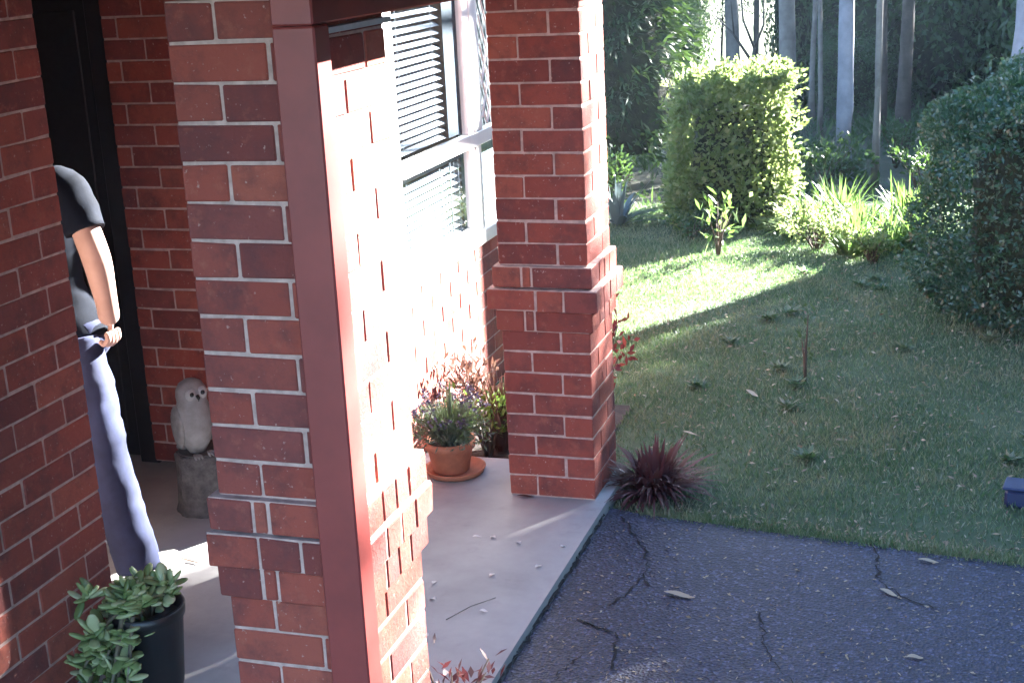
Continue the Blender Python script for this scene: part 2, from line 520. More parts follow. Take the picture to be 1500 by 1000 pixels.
def pillar(name, label, x, y, k0, k1, left_stretcher_parity, P10=.042):
    t = thing(name, label, "brick pillar", (x, y, k0 * C), 0, "brick pillars of the porch")
    S = .35
    core = MB()
    core.box(.002, S - .002, .002, S - .002, 0, (k1 - k0) * C)
    for k, p in ((8, .016), (9, P10), (10, .021)):
        core.box(-p + .002, S + p - .002, -p + .002, S + p - .002, (k - k0) * C + .004, (k - k0 + 1) * C - .0005)
    core.build("mortar", MORTAR, t)
    for k in range(k0, k1):
        p = {8: .016, 9: P10, 10: .021}.get(k)
        if p is None:
            a = [(0, .23, 0, .11), (.24, .35, 0, .23), (.12, .35, .24, .35), (0, .11, .12, .35)]
            if (k % 2) != left_stretcher_parity:
                a = [(.35 - x1, .35 - x0, y0, y1) for x0, x1, y0, y1 in a]
        else:
            w_ = S + 2 * p
            if k == 9: cut = [.19, .10, w_ - .31]
            else: cut = [.11, .03, w_ - .16]
            if k == 9 and left_stretcher_parity == 0: cut = [.13, .10, w_ - .25]
            a = []
            q = 0
            for c_ in cut:
                a.append((q, q + c_, 0, .11)); a.append((w_ - q - c_, w_ - q, w_ - .11, w_)); q += c_ + .01
            h = (w_ - .24 - .01) / 2
            for xx in (0, w_ - .11):
                a.append((xx, xx + .11, .12, .12 + h)); a.append((xx, xx + .11, .13 + h, .13 + 2 * h))
            a = [(x0 - p, x1 - p, y0 - p, y1 - p) for x0, x1, y0, y1 in a]
        for x0, x1, y0, y1 in a:
            brick(t, x + x0, x + x1, y + y0, y + y1, k)
    return t

NP = pillar("brick_pillar", "red brick pillar behind the dark red post, nearest the camera", -1.648, 2.7228, -2, 24, 0, .030)
FP = pillar("brick_pillar", "free standing red brick pillar at the lawn corner of the porch slab", -1.7242, 5.0534, 0, 25, 1)

def flat_wall(name, label, cat, loc, axis, a0, a1, face, depth, k0, k1, zo, off_even, off_odd, skip=None):
    """running bond leaf. axis 'y': bricks run along y, visible face at x=face (toward +x); axis 'x': face at y=face (toward -y)"""
    t = thing(name, label, cat, loc)
    z0, z1 = zo + k0 * C, zo + k1 * C
    lx, ly, lz = loc
    mb = MB()
    if axis == 'y': mb.box(face - depth - lx, face - .002 - lx, a0 + .003 - ly, a1 - .003 - ly, z0 - lz, z1 - lz)
    else: mb.box(a0 + .003 - lx, a1 - .003 - lx, face + .002 - ly, face + depth - ly, z0 - lz, z1 - lz)
    if skip is None: mb.build("mortar", MORTAR, t)
    for k in range(k0, k1):
        o = off_even if k % 2 == 0 else off_odd     # a joint centre position
        j0 = o - math.ceil((o - a0) / .24) * .24
        while j0 < a1 - .005:
            b0, b1 = max(a0, j0 + .005), min(a1, j0 + .235)
            j0 += .24
            if b1 - b0 < .015: continue
            if axis == 'y': brick(t, face - .11, face, b0, b1, k, zo)
            else: brick(t, b0, b1, face, face + .11, k, zo)
    return t

ZO = .0275
WALL_L = flat_wall("brick_wall", "dark red brick wall at the far left hiding half of the person", "brick wall", (-2.59, 3.57, 0), 'y', 2.25, 3.5714, -2.5905, .35, -1, 27, ZO, 3.5714 - .235, 3.5714 - .115)
WALL_B = flat_wall("brick_wall", "shadowed brick wall between the dark doorway and the porch, behind the owl", "brick wall", (-3.34, 5.065, 0), 'x', -3.36, -2.312, 5.0646, .25, 0, 27, ZO, -3.292 + .12, -3.292)
WALL_W = flat_wall("brick_wall", "sunlit brick wall below the window blinds, behind the potted plants", "brick wall", (-2.30, 5.07, 0), 'y', 5.07, 8.6, -2.30, .2, -1, 8, ZO, 5.30, 5.18)
WALL_S = flat_wall("brick_wall", "narrow brick strip beside the white window frame", "brick wall", (-2.30, 5.07, .72), 'y', 5.07, 5.375, -2.30, .2, 8, 27, ZO, 5.30, 5.18)

# plain shell of the house behind the brick faces
sh = MB()
sh.box(-5.5, -2.95, .6, 3.565, 0, 3.0)                 # garage block behind the left wall
sh.box(-7, -4.42, 3.575, 5.3, 0, 3.0)
sh.box(-4.42, -2.52, 5.32, 5.5, 2.36, 3.0)
house = thing("house", "brick house with the porch, mostly outside the picture", "house", (-5, 3, 0))
sh.build("inner_wall", PLASTER, house, (5, -3, 0))
MB().box(-4.41, -3.365, 5.3, 5.4, 0, 2.6).build("entry_back", DOORM, house, (5, -3, 0))
MB().box(-7, -2.9, 8.6, 8.8, -.1, 2.6).build("end_wall", PLASTER, house, (5, -3, 0))
MB().box(-6.9, -6.7, 5.31, 8.59, -.1, 2.6).build("room_wall", DARK, house, (5, -3, 0))
MB().box(-6.6, -2.52, 5.52, 8.58, -.1, 0.0).build("room_floor", DARK, house, (5, -3, 0))
MB().box(-7, -2.28, 5.33, 8.85, 2.40, 2.46).build("ceiling", PLASTER, house, (5, -3, 0))
# porch ceiling and roof stop at the far pillar
MB().box(-5.5, -1.19, 2.3, 5.28, 2.24, 2.28).build("porch_ceiling", PLASTER, house, (5, -3, 0))
bmr = bmesh.new()
vs = [(-5.6, .4, 3.3), (-1.05, .4, 2.29), (-1.05, 5.3, 2.29), (-5.6, 5.3, 3.3), (-5.6, .4, 3.4), (-1.05, .4, 2.37), (-1.05, 5.3, 2.37), (-5.6, 5.3, 3.4)]
vv = [bmr.verts.new(v) for v in vs]
for f in ((0, 1, 2, 3), (7, 6, 5, 4), (0, 4, 5, 1), (1, 5, 6, 2), (2, 6, 7, 3), (3, 7, 4, 0)): bmr.faces.new([vv[i] for i in f])
me = bpy.data.meshes.new("roof"); bmesh.ops.recalc_face_normals(bmr, faces=bmr.faces); bmr.to_mesh(me); bmr.free()
obj("roof", me, ROOFM, house, (5, -3, 0))
MB().box(-1.20, -1.10, 2.5, 5.3, 2.075, 2.18, .01).build("gutter", PAINT, house, (5, -3, 0))
MB().box(-1.26, -1.205, 2.62, 5.3, 2.075, 2.235).build("fascia", PAINT, house, (5, -3, 0))


# painted post and beam
pb = thing("painted_post_frame", "dark red painted post and beam fixed to the near pillar", "post and beam", (-1.32, 2.68, -.2))
MB().box(-.041, .054, -.037, .036, 0, 2.2090, .004).build("post", PAINT, pb)
MB().box(-.041, .053, -.037, 2.77, 2.2105, 2.43, .004).build("beam", PAINT, pb)
fl = MB().box(-.035, .046, .045, .385, 2.188, 2.2).build("flashing", simple("zinc", (.55, .55, .58), .4), pb)

# ------------------------------------------------------------------ window
win = thing("window", "white framed window with venetian blinds above the sunlit brick wall", "window", (-2.30, 5.38, .72))
wx = 0.0
def pane(y0, y1, z0, z1, x):
    return obj("pane", np_mesh("pane", [(x, y0 - 5.38, z0 - .72), (x, y1 - 5.38, z0 - .72), (x, y1 - 5.38, z1 - .72), (x, y0 - 5.38, z1 - .72)], [(0, 1, 2, 3)]), GLASS, win)
def wbox(name, y0, y1, z0, z1, x0=-.03, x1=.003, m=WHITE, par=win, bev=.003):
    return MB().box(x0, x1, y0 - 5.38, y1 - 5.38, z0 - .72, z1 - .72, bev).build(name, m, par)
wbox("jamb", 5.385, 5.455, .774, 2.06, -.035, .006)
wbox("stile", 5.4565, 5.528, .774, 2.06)
wbox("head", 5.385, 8.0, 2.061, 2.12, -.035, .007)
sill = MB()
sill.box(-.12, .016, 0, 2.75, -.02, .052, .006)
sill.build("sill", WHITE, win)
wbox("bottom_rail", 5.5295, 6.382, .774, .800, -.028, .002)
wbox("transom", 5.53, 6.70, 1.185, 1.252, -.032, .012)
wbox("transom", 6.701, 8.0, 1.185, 1.252, -.032, .012)
wbox("stile", 6.384, 6.47, .774, 1.1840)
wbox("stile", 6.384, 6.47, 1.253, 2.06)
wbox("mullion", 6.4715, 6.545, .774, 1.1840, -.034, .008)
wbox("mullion", 6.4715, 6.58, 1.2535, 2.06, -.034, .008)
wbox("jamb", 7.9, 8.0, .774, 2.06, -.034, .0065)
pane(5.529, 6.383, 1.251, 2.06, -.014)
pane(5.529, 6.383, .80, 1.186, -.014)
pane(6.544, 7.899, .774, 1.186, -.014)
pane(6.579, 7.899, 1.251, 2.06, -.014)
wbox("backing", 6.50, 7.899, .774, 1.186, -.09, -.085, simple("grey_curtain", (.16, .19, .19), .8), win, 0)
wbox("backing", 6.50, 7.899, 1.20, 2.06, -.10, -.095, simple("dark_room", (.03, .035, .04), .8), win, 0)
# venetian blinds: two sets of slats, each slat a part of its blind
def blind(y0, y1, z0, z1, par):
    b = obj("blind", MB().box(-.075, -.035, y0 - 5.38, y1 - 5.38, z1 - .72 - .03, z1 - .72).mesh("blind"), BLINDM, par)
    mbs = MB().box(-.019, .019, y0 - 5.38, y1 - 5.38, -.0008, .0008)
    me = mbs.mesh("slat")
    z = z0
    while z < z1 - .04:
        obj("slat", me, BLINDM, b, (-.055, 0, z - .72), (0, R(38 + random.gauss(0, 1.5)), random.gauss(0, .0012)))
        z += .034
    for yy in (y0 + .12, y1 - .12):
        MB().tube([(-.036, yy - 5.38, z0 - .72), (-.036, yy - 5.38, z1 - .72)], .0012, 5).build("cord", BLINDM, b)
    return b
blind(5.54, 6.19, 1.28, 2.055, win)
blind(5.54, 6.19, .81, 1.18, win)
blind(6.20, 6.38, .81, 1.18, win)
wbox("reflection_panel", 6.20, 6.382, 1.264, 2.06, -.030, -.0285, simple("reflection_grey", (.075, .09, .11), .55, (.05, .06, .075), 30), win, 0)  # flat grey panel, the pane's reflection put into its colour
MB().box(-.033, -.028, 6.186 - 5.38, 6.199 - 5.38, .10, .45).build("wand", simple("wand_grey", (.10, .11, .12), .5), win)
# diamond mesh of the security grille beside the blinds
g = MB()
y = 6.5
while y < 8.6:
    for s in (1, -1):
        a = Vector((.0, y - 5.38, 1.268 - .72)); b_ = Vector((.002, y - 5.38 + s * .46, 2.05 - .72))
        lo, hi = 6.605 - 5.38, 7.895 - 5.38
        pts = []
        for t in np.linspace(0, 1, 41):
            q = a.lerp(b_, t)
            if lo <= q.y <= hi: pts.append(q)
        if len(pts) > 2: g.tube([pts[0], pts[-1]], .0055, 4, False)
    y += .085
g.build("security_grille", WHITE, win)

# ------------------------------------------------------------------ front door
door = thing("front_door", "dark security door in the shadowed porch behind the person", "door", (-3.90, 5.10, 0))
MB().box(-.50, -.44, 0, .08, 0, 2.10, .004).build("jamb", DOORM, door)
MB().box(.44, .535, 0, .08, 0, 2.10, .004).build("jamb", DOORM, door)
MB().box(-.50, .535, 0, .08, 2.102, 2.34).build("lintel", DOORM, door)
MB().box(-.437, .437, .03, .06, .02, 2.09).build("door_leaf", DARK, door)
MB().box(-.38, .38, .02, .03, .12, 1.95, .004).build("screen_panel", DARK, door)
MB().tube([(-.36, -.03, 1.0), (-.36, .03, 1.0)], .012, 8).tube([(-.36, -.03, 1.0), (-.26, -.03, 1.0)], .009, 8).build("handle", simple("brass", (.4, .3, .15), .35, metal=.8), door)

# ------------------------------------------------------------------ person
def skin_mesh(name, pts, edges, rad, root=0, sub=2):
    me = bpy.data.meshes.new(name)
    me.from_pydata([tuple(p) for p in pts], edges, [])
    o = bpy.data.objects.new(name, me); COL.objects.link(o)
    sk = o.modifiers.new("s", 'SKIN'); sk.use_smooth_shade = True
    for i, v in enumerate(me.skin_vertices[0].data):
        r = rad[i]
        v.radius = r if isinstance(r, tuple) else (r, r)
        v.use_root = (i == root)
    o.modifiers.new("b", 'SUBSURF').levels = sub
    o.modifiers["b"].render_levels = sub
    dg = bpy.context.evaluated_depsgraph_get()
    res = bpy.data.meshes.new_from_object(o.evaluated_get(dg))
    res.name = name
    bpy.data.objects.remove(o); bpy.data.meshes.remove(me)
    res.polygons.foreach_set("use_smooth", np.ones(len(res.polygons), bool))
    return res

def join_meshes(name, ms):
    bm = bmesh.new()
    for m_ in ms: bm.from_mesh(m_)
    me = bpy.data.meshes.new(name); bm.to_mesh(me); bm.free()
    me.polygons.foreach_set("use_smooth", np.ones(len(me.polygons), bool))
    return me

per = thing("person", "person in a dark t-shirt and blue jeans half hidden behind the left brick wall", "person", (-2.965, 4.035, 0))
O = Vector((-3.05, 4.16, 0))
W_ = lambda *a: Vector(a) - O
J = dict(pel=W_(-3.115, 4.18, .93), wai=W_(-3.125, 4.19, 1.10), che=W_(-3.125, 4.18, 1.29), nb=W_(-3.135, 4.17, 1.45), nk=W_(-3.16, 4.20, 1.53), hd=W_(-3.185, 4.23, 1.64), ht=W_(-3.19, 4.24, 1.72),
         rs=W_(-2.972, 4.17, 1.42), re=W_(-2.872, 4.13, 1.185), rw=W_(-2.876, 4.16, 1.005), rh=W_(-2.890, 4.18, .945),
         ls=W_(-3.30, 4.24, 1.405), le=W_(-3.36, 4.22, 1.13), lw=W_(-3.34, 4.16, .92), lh=W_(-3.33, 4.14, .85),
         rhip=W_(-3.005, 4.16, .90), rk=W_(-2.925, 4.12, .49), ra=W_(-2.872, 4.15, .085),
         lhip=W_(-3.215, 4.20, .90), lk=W_(-3.25, 4.20, .49), la=W_(-3.27, 4.26, .085))
names = list(J)
E_ = [('pel', 'wai'), ('wai', 'che'), ('che', 'nb'), ('nb', 'nk'), ('nk', 'hd'), ('hd', 'ht'), ('nb', 'rs'), ('rs', 're'), ('re', 'rw'), ('rw', 'rh'), ('nb', 'ls'), ('ls', 'le'), ('le', 'lw'), ('lw', 'lh'),
      ('pel', 'rhip'), ('rhip', 'rk'), ('rk', 'ra'), ('pel', 'lhip'), ('lhip', 'lk'), ('lk', 'la')]
RB = dict(pel=.075, wai=.075, che=.085, nb=.055, nk=.052, hd=.085, ht=.06, rs=.050, re=.052, rw=.037, rh=.043, ls=.050, le=.052, lw=.037, lh=.043, rhip=.04, rk=.054, ra=.04, lhip=.055, lk=.054, la=.04)
body = skin_mesh("body", [J[k] for k in names], [(names.index(a), names.index(b)) for a, b in E_], [RB[k] for k in names], 0)
fing = []
for hand, sgn in (('rh', 1), ('lh', -1)):
    h = J[hand]
    for i, ln in enumerate((.036, .040, .037, .030)):      # curled fingers, knuckles forward
        q = h + Vector((.004 * sgn, .030 - .020 * i, -.018))
        fing.append(skin_mesh("finger", [q, q + Vector((.004 * sgn, 0, -ln)), q + Vector((-.018 * sgn, 0, -ln - .020)), q + Vector((-.034 * sgn, 0, -ln - .002))], [(0, 1), (1, 2), (2, 3)], [.0125, .0115, .0105, .0095], 0, 1))
    q = h + Vector((-.016 * sgn, .026, .004))
    fing.append(skin_mesh("thumb", [q, q + Vector((-.014 * sgn, .020, -.028)), q + Vector((-.016 * sgn, .014, -.056))], [(0, 1), (1, 2)], [.013, .0105, .009], 0, 1))
body = join_meshes("body", [body] + fing)
ob = obj("body", body, SKIN, per)
hd = J['hd']
MB().ball(hd + Vector((-.02, .095, -.005)), (.014, .02, .02), 8).build("nose", SKIN, per)
for s in (-1, 1):
    MB().ball(hd + Vector((.03 * s - .02, .078, .02)), .011, 8).build("eye", EYEM, per)
    MB().ball(hd + Vector((.088 * s, 0, .0)), (.012, .025, .034), 8).build("ear", SKIN, per)
MB().ball(hd + Vector((0, -.015, .035)), (.095, .105, .085), 16).build("hair", HAIR, per)

def wrinkle(me, amp, sc, stretch=(1, 1, 1)):
    nv = [v.normal.copy() for v in me.vertices]
    for v, nn in zip(me.vertices, nv):
        p = Vector((v.co.x * sc * stretch[0], v.co.y * sc * stretch[1], v.co.z * sc * stretch[2]))
        v.co += nn * amp * (noise.noise(p) + .6 * noise.noise(p * 2.3))
    return me

def loft(mb, rings, seg=28, yaw=.3, cap=True):
    """rings: (centre, rx, ry) joined into a smooth sleeve of cloth, resampled along the length"""
    dense = []
    for (c0, a0, b0), (c1, a1, b1) in zip(rings, rings[1:]):
        k = max(2, int((c1 - c0).length / .018))
        for i in range(k):
            t = i / k; t2 = t * t * (3 - 2 * t)
            dense.append((c0.lerp(c1, t), a0 + (a1 - a0) * t2, b0 + (b1 - b0) * t2))
    dense.append(rings[-1])
    R_ = []
    for c, rx, ry in dense:
        R_.append([mb.bm.verts.new(c + Vector((rx * math.cos(q) * math.cos(yaw) - ry * math.sin(q) * math.sin(yaw), rx * math.cos(q) * math.sin(yaw) + ry * math.sin(q) * math.cos(yaw), 0))) for q in [2 * math.pi * j / seg for j in range(seg)]])
    for A_, B_ in zip(R_, R_[1:]):
        for j in range(seg):
            f = mb.bm.faces.new((A_[j], A_[(j + 1) % seg], B_[(j + 1) % seg], B_[j])); f.smooth = True
    if cap: mb.bm.faces.new(R_[-1]); mb.bm.faces.new(list(reversed(R_[0])))
    return mb

def dense_tube(mb, pts, rad, seg=20):
    P_, Rr = [], []
    for i in range(len(pts) - 1):
        k = max(2, int((pts[i + 1] - pts[i]).length / .016))
        for j in range(k):
            t = j / k
            P_.append(pts[i].lerp(pts[i + 1], t)); Rr.append(rad[i] + (rad[i + 1] - rad[i]) * t)
    P_.append(pts[-1]); Rr.append(rad[-1])
    for _ in range(4):
        P_ = [P_[0]] + [(P_[i - 1] + P_[i] * 2 + P_[i + 1]) / 4 for i in range(1, len(P_) - 1)] + [P_[-1]]
    return mb.tube(P_, Rr, seg)

V3 = Vector
cx, cy = J['che'].x - .04, J['che'].y
mb = MB()
loft(mb, [(V3((cx + .052, cy, .905)), .192, .128), (V3((cx + .045, cy, .94)), .188, .126), (V3((cx, cy, 1.08)), .168, .115), (V3((cx, cy, 1.27)), .180, .122), (V3((cx, cy, 1.385)), .168, .105), (V3((cx - .005, cy - .005, 1.435)), .125, .085), (V3((cx - .012, cy - .005, 1.475)), .068, .066)])
for sh_, el_, sg in (('rs', 're', 1), ('ls', 'le', -1)):
    p0, p1 = J[sh_], J[el_]
    dense_tube(mb, [p0 + V3((-.085 * sg, 0, .012)), p0 + V3((-.02 * sg, 0, .010)), p0.lerp(p1, .28), p0.lerp(p1, .60)], [.062, .070, .067, .066])
tor = mb.mesh("tshirt")
obj("tshirt", wrinkle(tor, .012, 13, (1, 1, .5)), SHIRT, per)
mb = MB()
loft(mb, [(V3((cx + .04, cy, .78)), .14, .10), (V3((cx + .055, cy, .86)), .19, .120), (V3((cx + .05, cy, .95)), .182, .116), (V3((cx + .03, cy, .98)), .160, .108)])
for hp, kn, an, sg in (('rhip', 'rk', 'ra', 1), ('lhip', 'lk', 'la', -1)):
    off = V3((-.022 * sg, 0, 0))
    dense_tube(mb, [J[hp] + V3((-.012 * sg, 0, .0)), J[hp].lerp(J[kn], .5) + off, J[kn] + off, J[kn].lerp(J[an], .5) + off, J[an] + off * .6 + V3((0, 0, .01)), J[an] + off * .5 + V3((0, 0, -.035))], [.080, .096, .086, .082, .078, .080])
jn = mb.mesh("jeans")
obj("jeans", wrinkle(jn, .007, 22, (1, 1, .7)), JEANS, per)
for a, yaw in (('ra', -.35), ('la', .2)):
    c = J[a]
    dv = Vector((math.sin(-yaw) * 1.0, -math.cos(yaw) * 0 + .5, 0)).normalized()
    sm = skin_mesh("shoe", [c + Vector((0, -.045, -.035)), c + Vector((.01, .03, -.040)), c + Vector((.035, .105, -.050)), c + Vector((.052, .165, -.056))], [(0, 1), (1, 2), (2, 3)], [.042, .042, .035, .026], 0, 2)
    so_ = obj("shoe", sm, SHOE, per)
    MB().box(-.036, .036, -.085, .165, -.0848, -.070, .01).build("sole", WHITE, so_, c + Vector((.015, 0, 0)), (0, 0, -.243))

# ------------------------------------------------------------------ owl on its stump
stp = thing("tree_stump", "dark round stump standing on the porch under the owl", "stump", (-2.895, 4.70, 0))
prof = [(.128, 0), (.118, .03), (.112, .12), (.110, .20), (.112, .235), (.104, .245)]
mb = MB().lathe(prof, 28)
for v in mb.bm.verts:
    a = math.atan2(v.co.y, v.co.x)
    f = 1 + .04 * math.sin(a * 9) + .03 * noise.noise(Vector((v.co.x * 20, v.co.y * 20, v.co.z * 6)))
    v.co.x *= f; v.co.y *= f
mb.build("bark", STUMP, stp)
MB().lathe([(.098, .2455), (.097, .250)], 28).build("cut_top", simple("cut_wood", (.11, .095, .085), .8), stp)
owl = thing("owl_statue", "white owl statue standing on the dark stump by the wall", "owl statue", (-2.892, 4.655, .243), R(56))
# local -y is the owl's front
pr = [(.004, .005), (.035, .012), (.062, .05), (.078, .11), (.080, .16), (.074, .20), (.066, .222), (.069, .245), (.066, .272), (.050, .297), (.026, .310), (.003, .314)]
MB().lathe(pr, 28, sx=.90, sy=.84).build("body", OWLM, owl)
for s in (-1, 1):
    MB().ball((.062 * s, .016, .125), (.020, .052, .088), 12).build("wing", simple("owl_wing", (.25, .24, .23), .8, (.18, .17, .16), 40, .6), owl)
    MB().ball((.024 * s, -.049, .262), (.024, .010, .026), 10).build("face_disc", simple("owl_face", (.42, .41, .39), .8), owl)
    MB().ball((.023 * s, -.056, .264), .0095, 10).build("eye", EYEM, owl)
    ft = MB()
    for d in (-.012, 0, .012):
        ft.tube([(.03 * s + d * .5, -.045, .014), (.03 * s + d, -.066, .012), (.03 * s + d * 1.1, -.078, .004)], [.006, .006, .003], 6)
    ft.build("foot", OWLM, owl)
MB().tube([(0, -.055, .254), (0, -.066, .246), (0, -.064, .234)], [.008, .007, .002], 8).build("beak", EYEM, owl)
MB().tube([(0, .05, .05), (-.02, .085, .02), (-.03, .11, .008)], [.03, .024, .012], 8).build("tail", OWLM, owl)

# ------------------------------------------------------------------ pots and garden plants
pot = thing("flower_pot", "terracotta pot with lavender standing in a saucer on the slab", "flower pot", (-2.045, 5.235, 0))
MB().lathe([(.090, .004), (.118, .006), (.128, .026), (.130, .030), (.122, .030), (.112, .012), (.0, .011)], 32, cap=False).build("saucer", TERRA, pot, (.018, .0, 0))
MB().lathe([(.072, .013), (.078, .02), (.096, .115), (.106, .117), (.110, .150), (.100, .151), (.096, .125), (.0, .122)], 32, cap=False).build("pot_wall", TERRA, pot)
MB().lathe([(.093, .1255), (.04, .130), (.0, .131)], 16, cap=False).build("potting_soil", SOIL, pot)
lav = thing("lavender_plant", "grey green lavender with dark flower heads in the terracotta pot", "plant", (-2.045, 5.235, .125))
n = 900
A = rng.uniform(0, 2 * math.pi, n); lean = np.abs(rng.normal(0, .55, n))
D = np.stack([np.cos(A) * lean, np.sin(A) * lean, np.ones(n)], 1)
P = np.stack([np.cos(A) * .05 * rng.uniform(0, 1, n), np.sin(A) * .05 * rng.uniform(0, 1, n), np.zeros(n)], 1)
obj("foliage", straps("lavender", P, D, rng.uniform(.13, .23, n), .0065, .12, 3), LAVL, lav)
n = 900
A = rng.uniform(0, 2 * math.pi, n); q = unit(np.stack([np.cos(A) * .8, np.sin(A) * .8, rng.uniform(.1, 1.4, n)], 1))
P = q * rng.uniform(.06, .185, n)[:, None]
obj("leaves", leaves("lavender_small", P, rand_dirs(n) + q, rand_dirs(n), rng.uniform(.02, .05, n), .008), LAVL, lav)
n = 46
A = rng.uniform(0, 2 * math.pi, n); q = unit(np.stack([np.cos(A) * .75, np.sin(A) * .75, rng.uniform(.6, 1.6, n)], 1))
P0 = q * rng.uniform(.17, .26, n)[:, None]
PP = np.repeat(P0, 7, 0) + rng.normal(0, .007, (n * 7, 3))
tag(obj("flower_heads", leaves("lavender_flowers", PP, rand_dirs(n * 7), rand_dirs(n * 7), .018, .012), LAVF, lav), kind="stuff")
st = MB()
for a in P0: st.tube([(0, 0, 0), tuple(a)], .0018, 4)
st.build("stems", LAVL, lav)
n = 5
obj("tall_spike", straps("lavender_tall", np.array([[0.01, .0, .1]] * n), np.array([[.1, 0, 1], [-.08, .05, 1], [0, .1, 1], [.05, -.1, 1], [-.05, -.04, 1]]), .21, .016, .05, 4), LAVL, lav)

def tuft_plant(name, label, cat, loc, n, L0, L1, w0, m, spread=.7, droop=.45, base=.03, up_=1.0, group=None, seg=5):
    t = thing(name, label, cat, loc, 0, group)
    A = rng.uniform(0, 2 * math.pi, n); lean = np.abs(rng.normal(0, spread, n))
    D = np.stack([np.cos(A) * lean, np.sin(A) * lean, np.full(n, up_)], 1)
    rr = rng.uniform(0, base, n)
    P = np.stack([np.cos(A) * rr, np.sin(A) * rr, np.zeros(n)], 1)
    obj("foliage", straps(name, P, D, rng.uniform(L0, L1, n), w0 * rng.uniform(.7, 1.3, n), droop * rng.uniform(.5, 1.4, n), seg), m, t)
    MB().tube([(0, 0, -.05), (0, 0, L0 * .3)], [base * .6, base * .25], 7).build("crown_base", TWIG, t)
    return t

def leafy(name, label, cat, loc, pts_fn, n, L, W, m, stems=6, h=.3, spread=.15, group=None, twig=TWIG):
    """small shrub: stems and free leaves gathered round their tips"""
    t = thing(name, label, cat, loc, 0, group)
    tips = []
    mb = MB()
    for i in range(stems):
        a = random.uniform(0, 6.28); r = spread * math.sqrt(random.random()); z = h * random.uniform(.55, 1)
        tip = Vector((math.cos(a) * r, math.sin(a) * r, z)); mid = Vector((tip.x * .35, tip.y * .35, z * .55))
        mb.tube([(0, 0, -.04), mid, tip], [.007, .005, .002], 5)
        tips += [mid.lerp(tip, q) for q in (.2, .5, .8, 1)]
    mb.build("stems", twig, t)
    T = np.array([tuple(q) for q in tips]); idx = rng.integers(0, len(T), n)
    P = T[idx] + rng.normal(0, L * .7, (n, 3)); P[:, 2] = np.maximum(P[:, 2], 0.01)
    D = rand_dirs(n) + np.array([0, 0, .4]) + unit(P - np.array([0, 0, h * .4])) * .8
    obj("foliage", leaves(name, P, D, rand_dirs(n) + np.array([0, 0, 1.]), L * rng.uniform(.6, 1.3, n), W * rng.uniform(.7, 1.2, n)), m, t)
    return t

tuft_plant("cordyline", "brownish pink cordyline with strappy leaves against the far pillar's left side", "plant", (-1.96, 5.66, -.05), 130, .26, .48, .024, BROWNL, .45, .30)
leafy("low_shrub", "small bright green shrub in the bed between lavender pot and pillar", "shrub", (-1.99, 5.55, -.05), None, 420, .034, .016, LIME, 12, .27, .14)
leafy("low_shrub", "olive green low shrub in the bed under the window", "shrub", (-2.16, 5.85, -.05), None, 420, .05, .016, BROWNL, 12, .36, .15)
tuft_plant("cordyline", "dark red spiky cordyline at the driveway corner of the far pillar", "plant", (-1.19, 5.30, -.05), 420, .17, .34, .024, REDD, .85, .5, .07)
leafy("red_shrub", "bright red leaved shrub in the sun behind the far pillar", "shrub", (-1.62, 6.1, -.05), None, 420, .05, .022, REDL, 14, .60, .16)
leafy("burgundy_shrub", "burgundy leaved shrub at the foot of the near pillar", "shrub", (-1.31, 3.22, -.02), None, 120, .04, .016, REDD, 11, .32, .13)
for i, (x, y, s, a) in enumerate([(-1.235, 3.27, 1.0, .2), (-1.30, 3.20, .8, 2.0), (-1.24, 3.18, .6, 1.1)]):
    pass

jp = thing("plant_pot", "black plastic pot holding the jade plant beside the left wall", "plant pot", (-2.325, 3.36, 0))
MB().lathe([(.078, 0), (.085, .02), (.105, .24), (.112, .245), (.114, .275), (.104, .277), (.100, .235), (.0, .230)], 32, cap=False).build("pot_wall", BLACKP, jp)
MB().lathe([(.098, .236), (.05, .242), (.0, .243)], 16, cap=False).build("potting_soil", SOIL, jp)
jd = thing("jade_plant", "jade plant with thick pale green leaves spilling out of the black pot", "plant", (-2.325, 3.36, .235))
mb = MB()
tips = []
for i in range(52):
    a = random.uniform(1.8, 4.9) if i < 40 else random.uniform(0, 6.28)
    r = random.uniform(.06, .225) if i < 40 else random.uniform(.03, .09)
    z = random.uniform(-.26, .12) if i < 40 else random.uniform(.05, .12)
    tip = Vector((math.cos(a) * r, math.sin(a) * r * .9 - .02, z))
    tip.x = max(tip.x, -.24)
    mid = Vector((tip.x * .5, tip.y * .5, max(z, 0) * .6 + .05))
    mb.tube([(tip.x * .1, tip.y * .1, 0), mid, tip], [.010, .008, .004], 6)
    tips += [mid.lerp(tip, .55), mid.lerp(tip, .8), tip]
mb.build("stems", simple("jade_stem", (.16, .14, .09), .7), jd)
lm = MB().ball((0, 0, .026), (.0145, .006, .027), 8).mesh("leaf")
lm.materials.append(JADE)
for q in tips:
    for k in range(4):
        d = Vector((random.gauss(0, 1), random.gauss(-.3, 1), random.gauss(.55, .6))).normalized()
        s = random.uniform(.8, 1.4)
        obj("leaf", lm, None, jd, q + d * .003, d.to_track_quat('Z', 'Y').to_euler(), (s, s, s))
# jade islands share one mesh, so vary by object instead
nt_ = JADE.node_tree
oi = nt_.nodes.new("ShaderNodeObjectInfo")
for nd in nt_.nodes:
    if nd.type == 'VALTORGB': nt_.links.new(oi.outputs["Random"], nd.inputs[0])

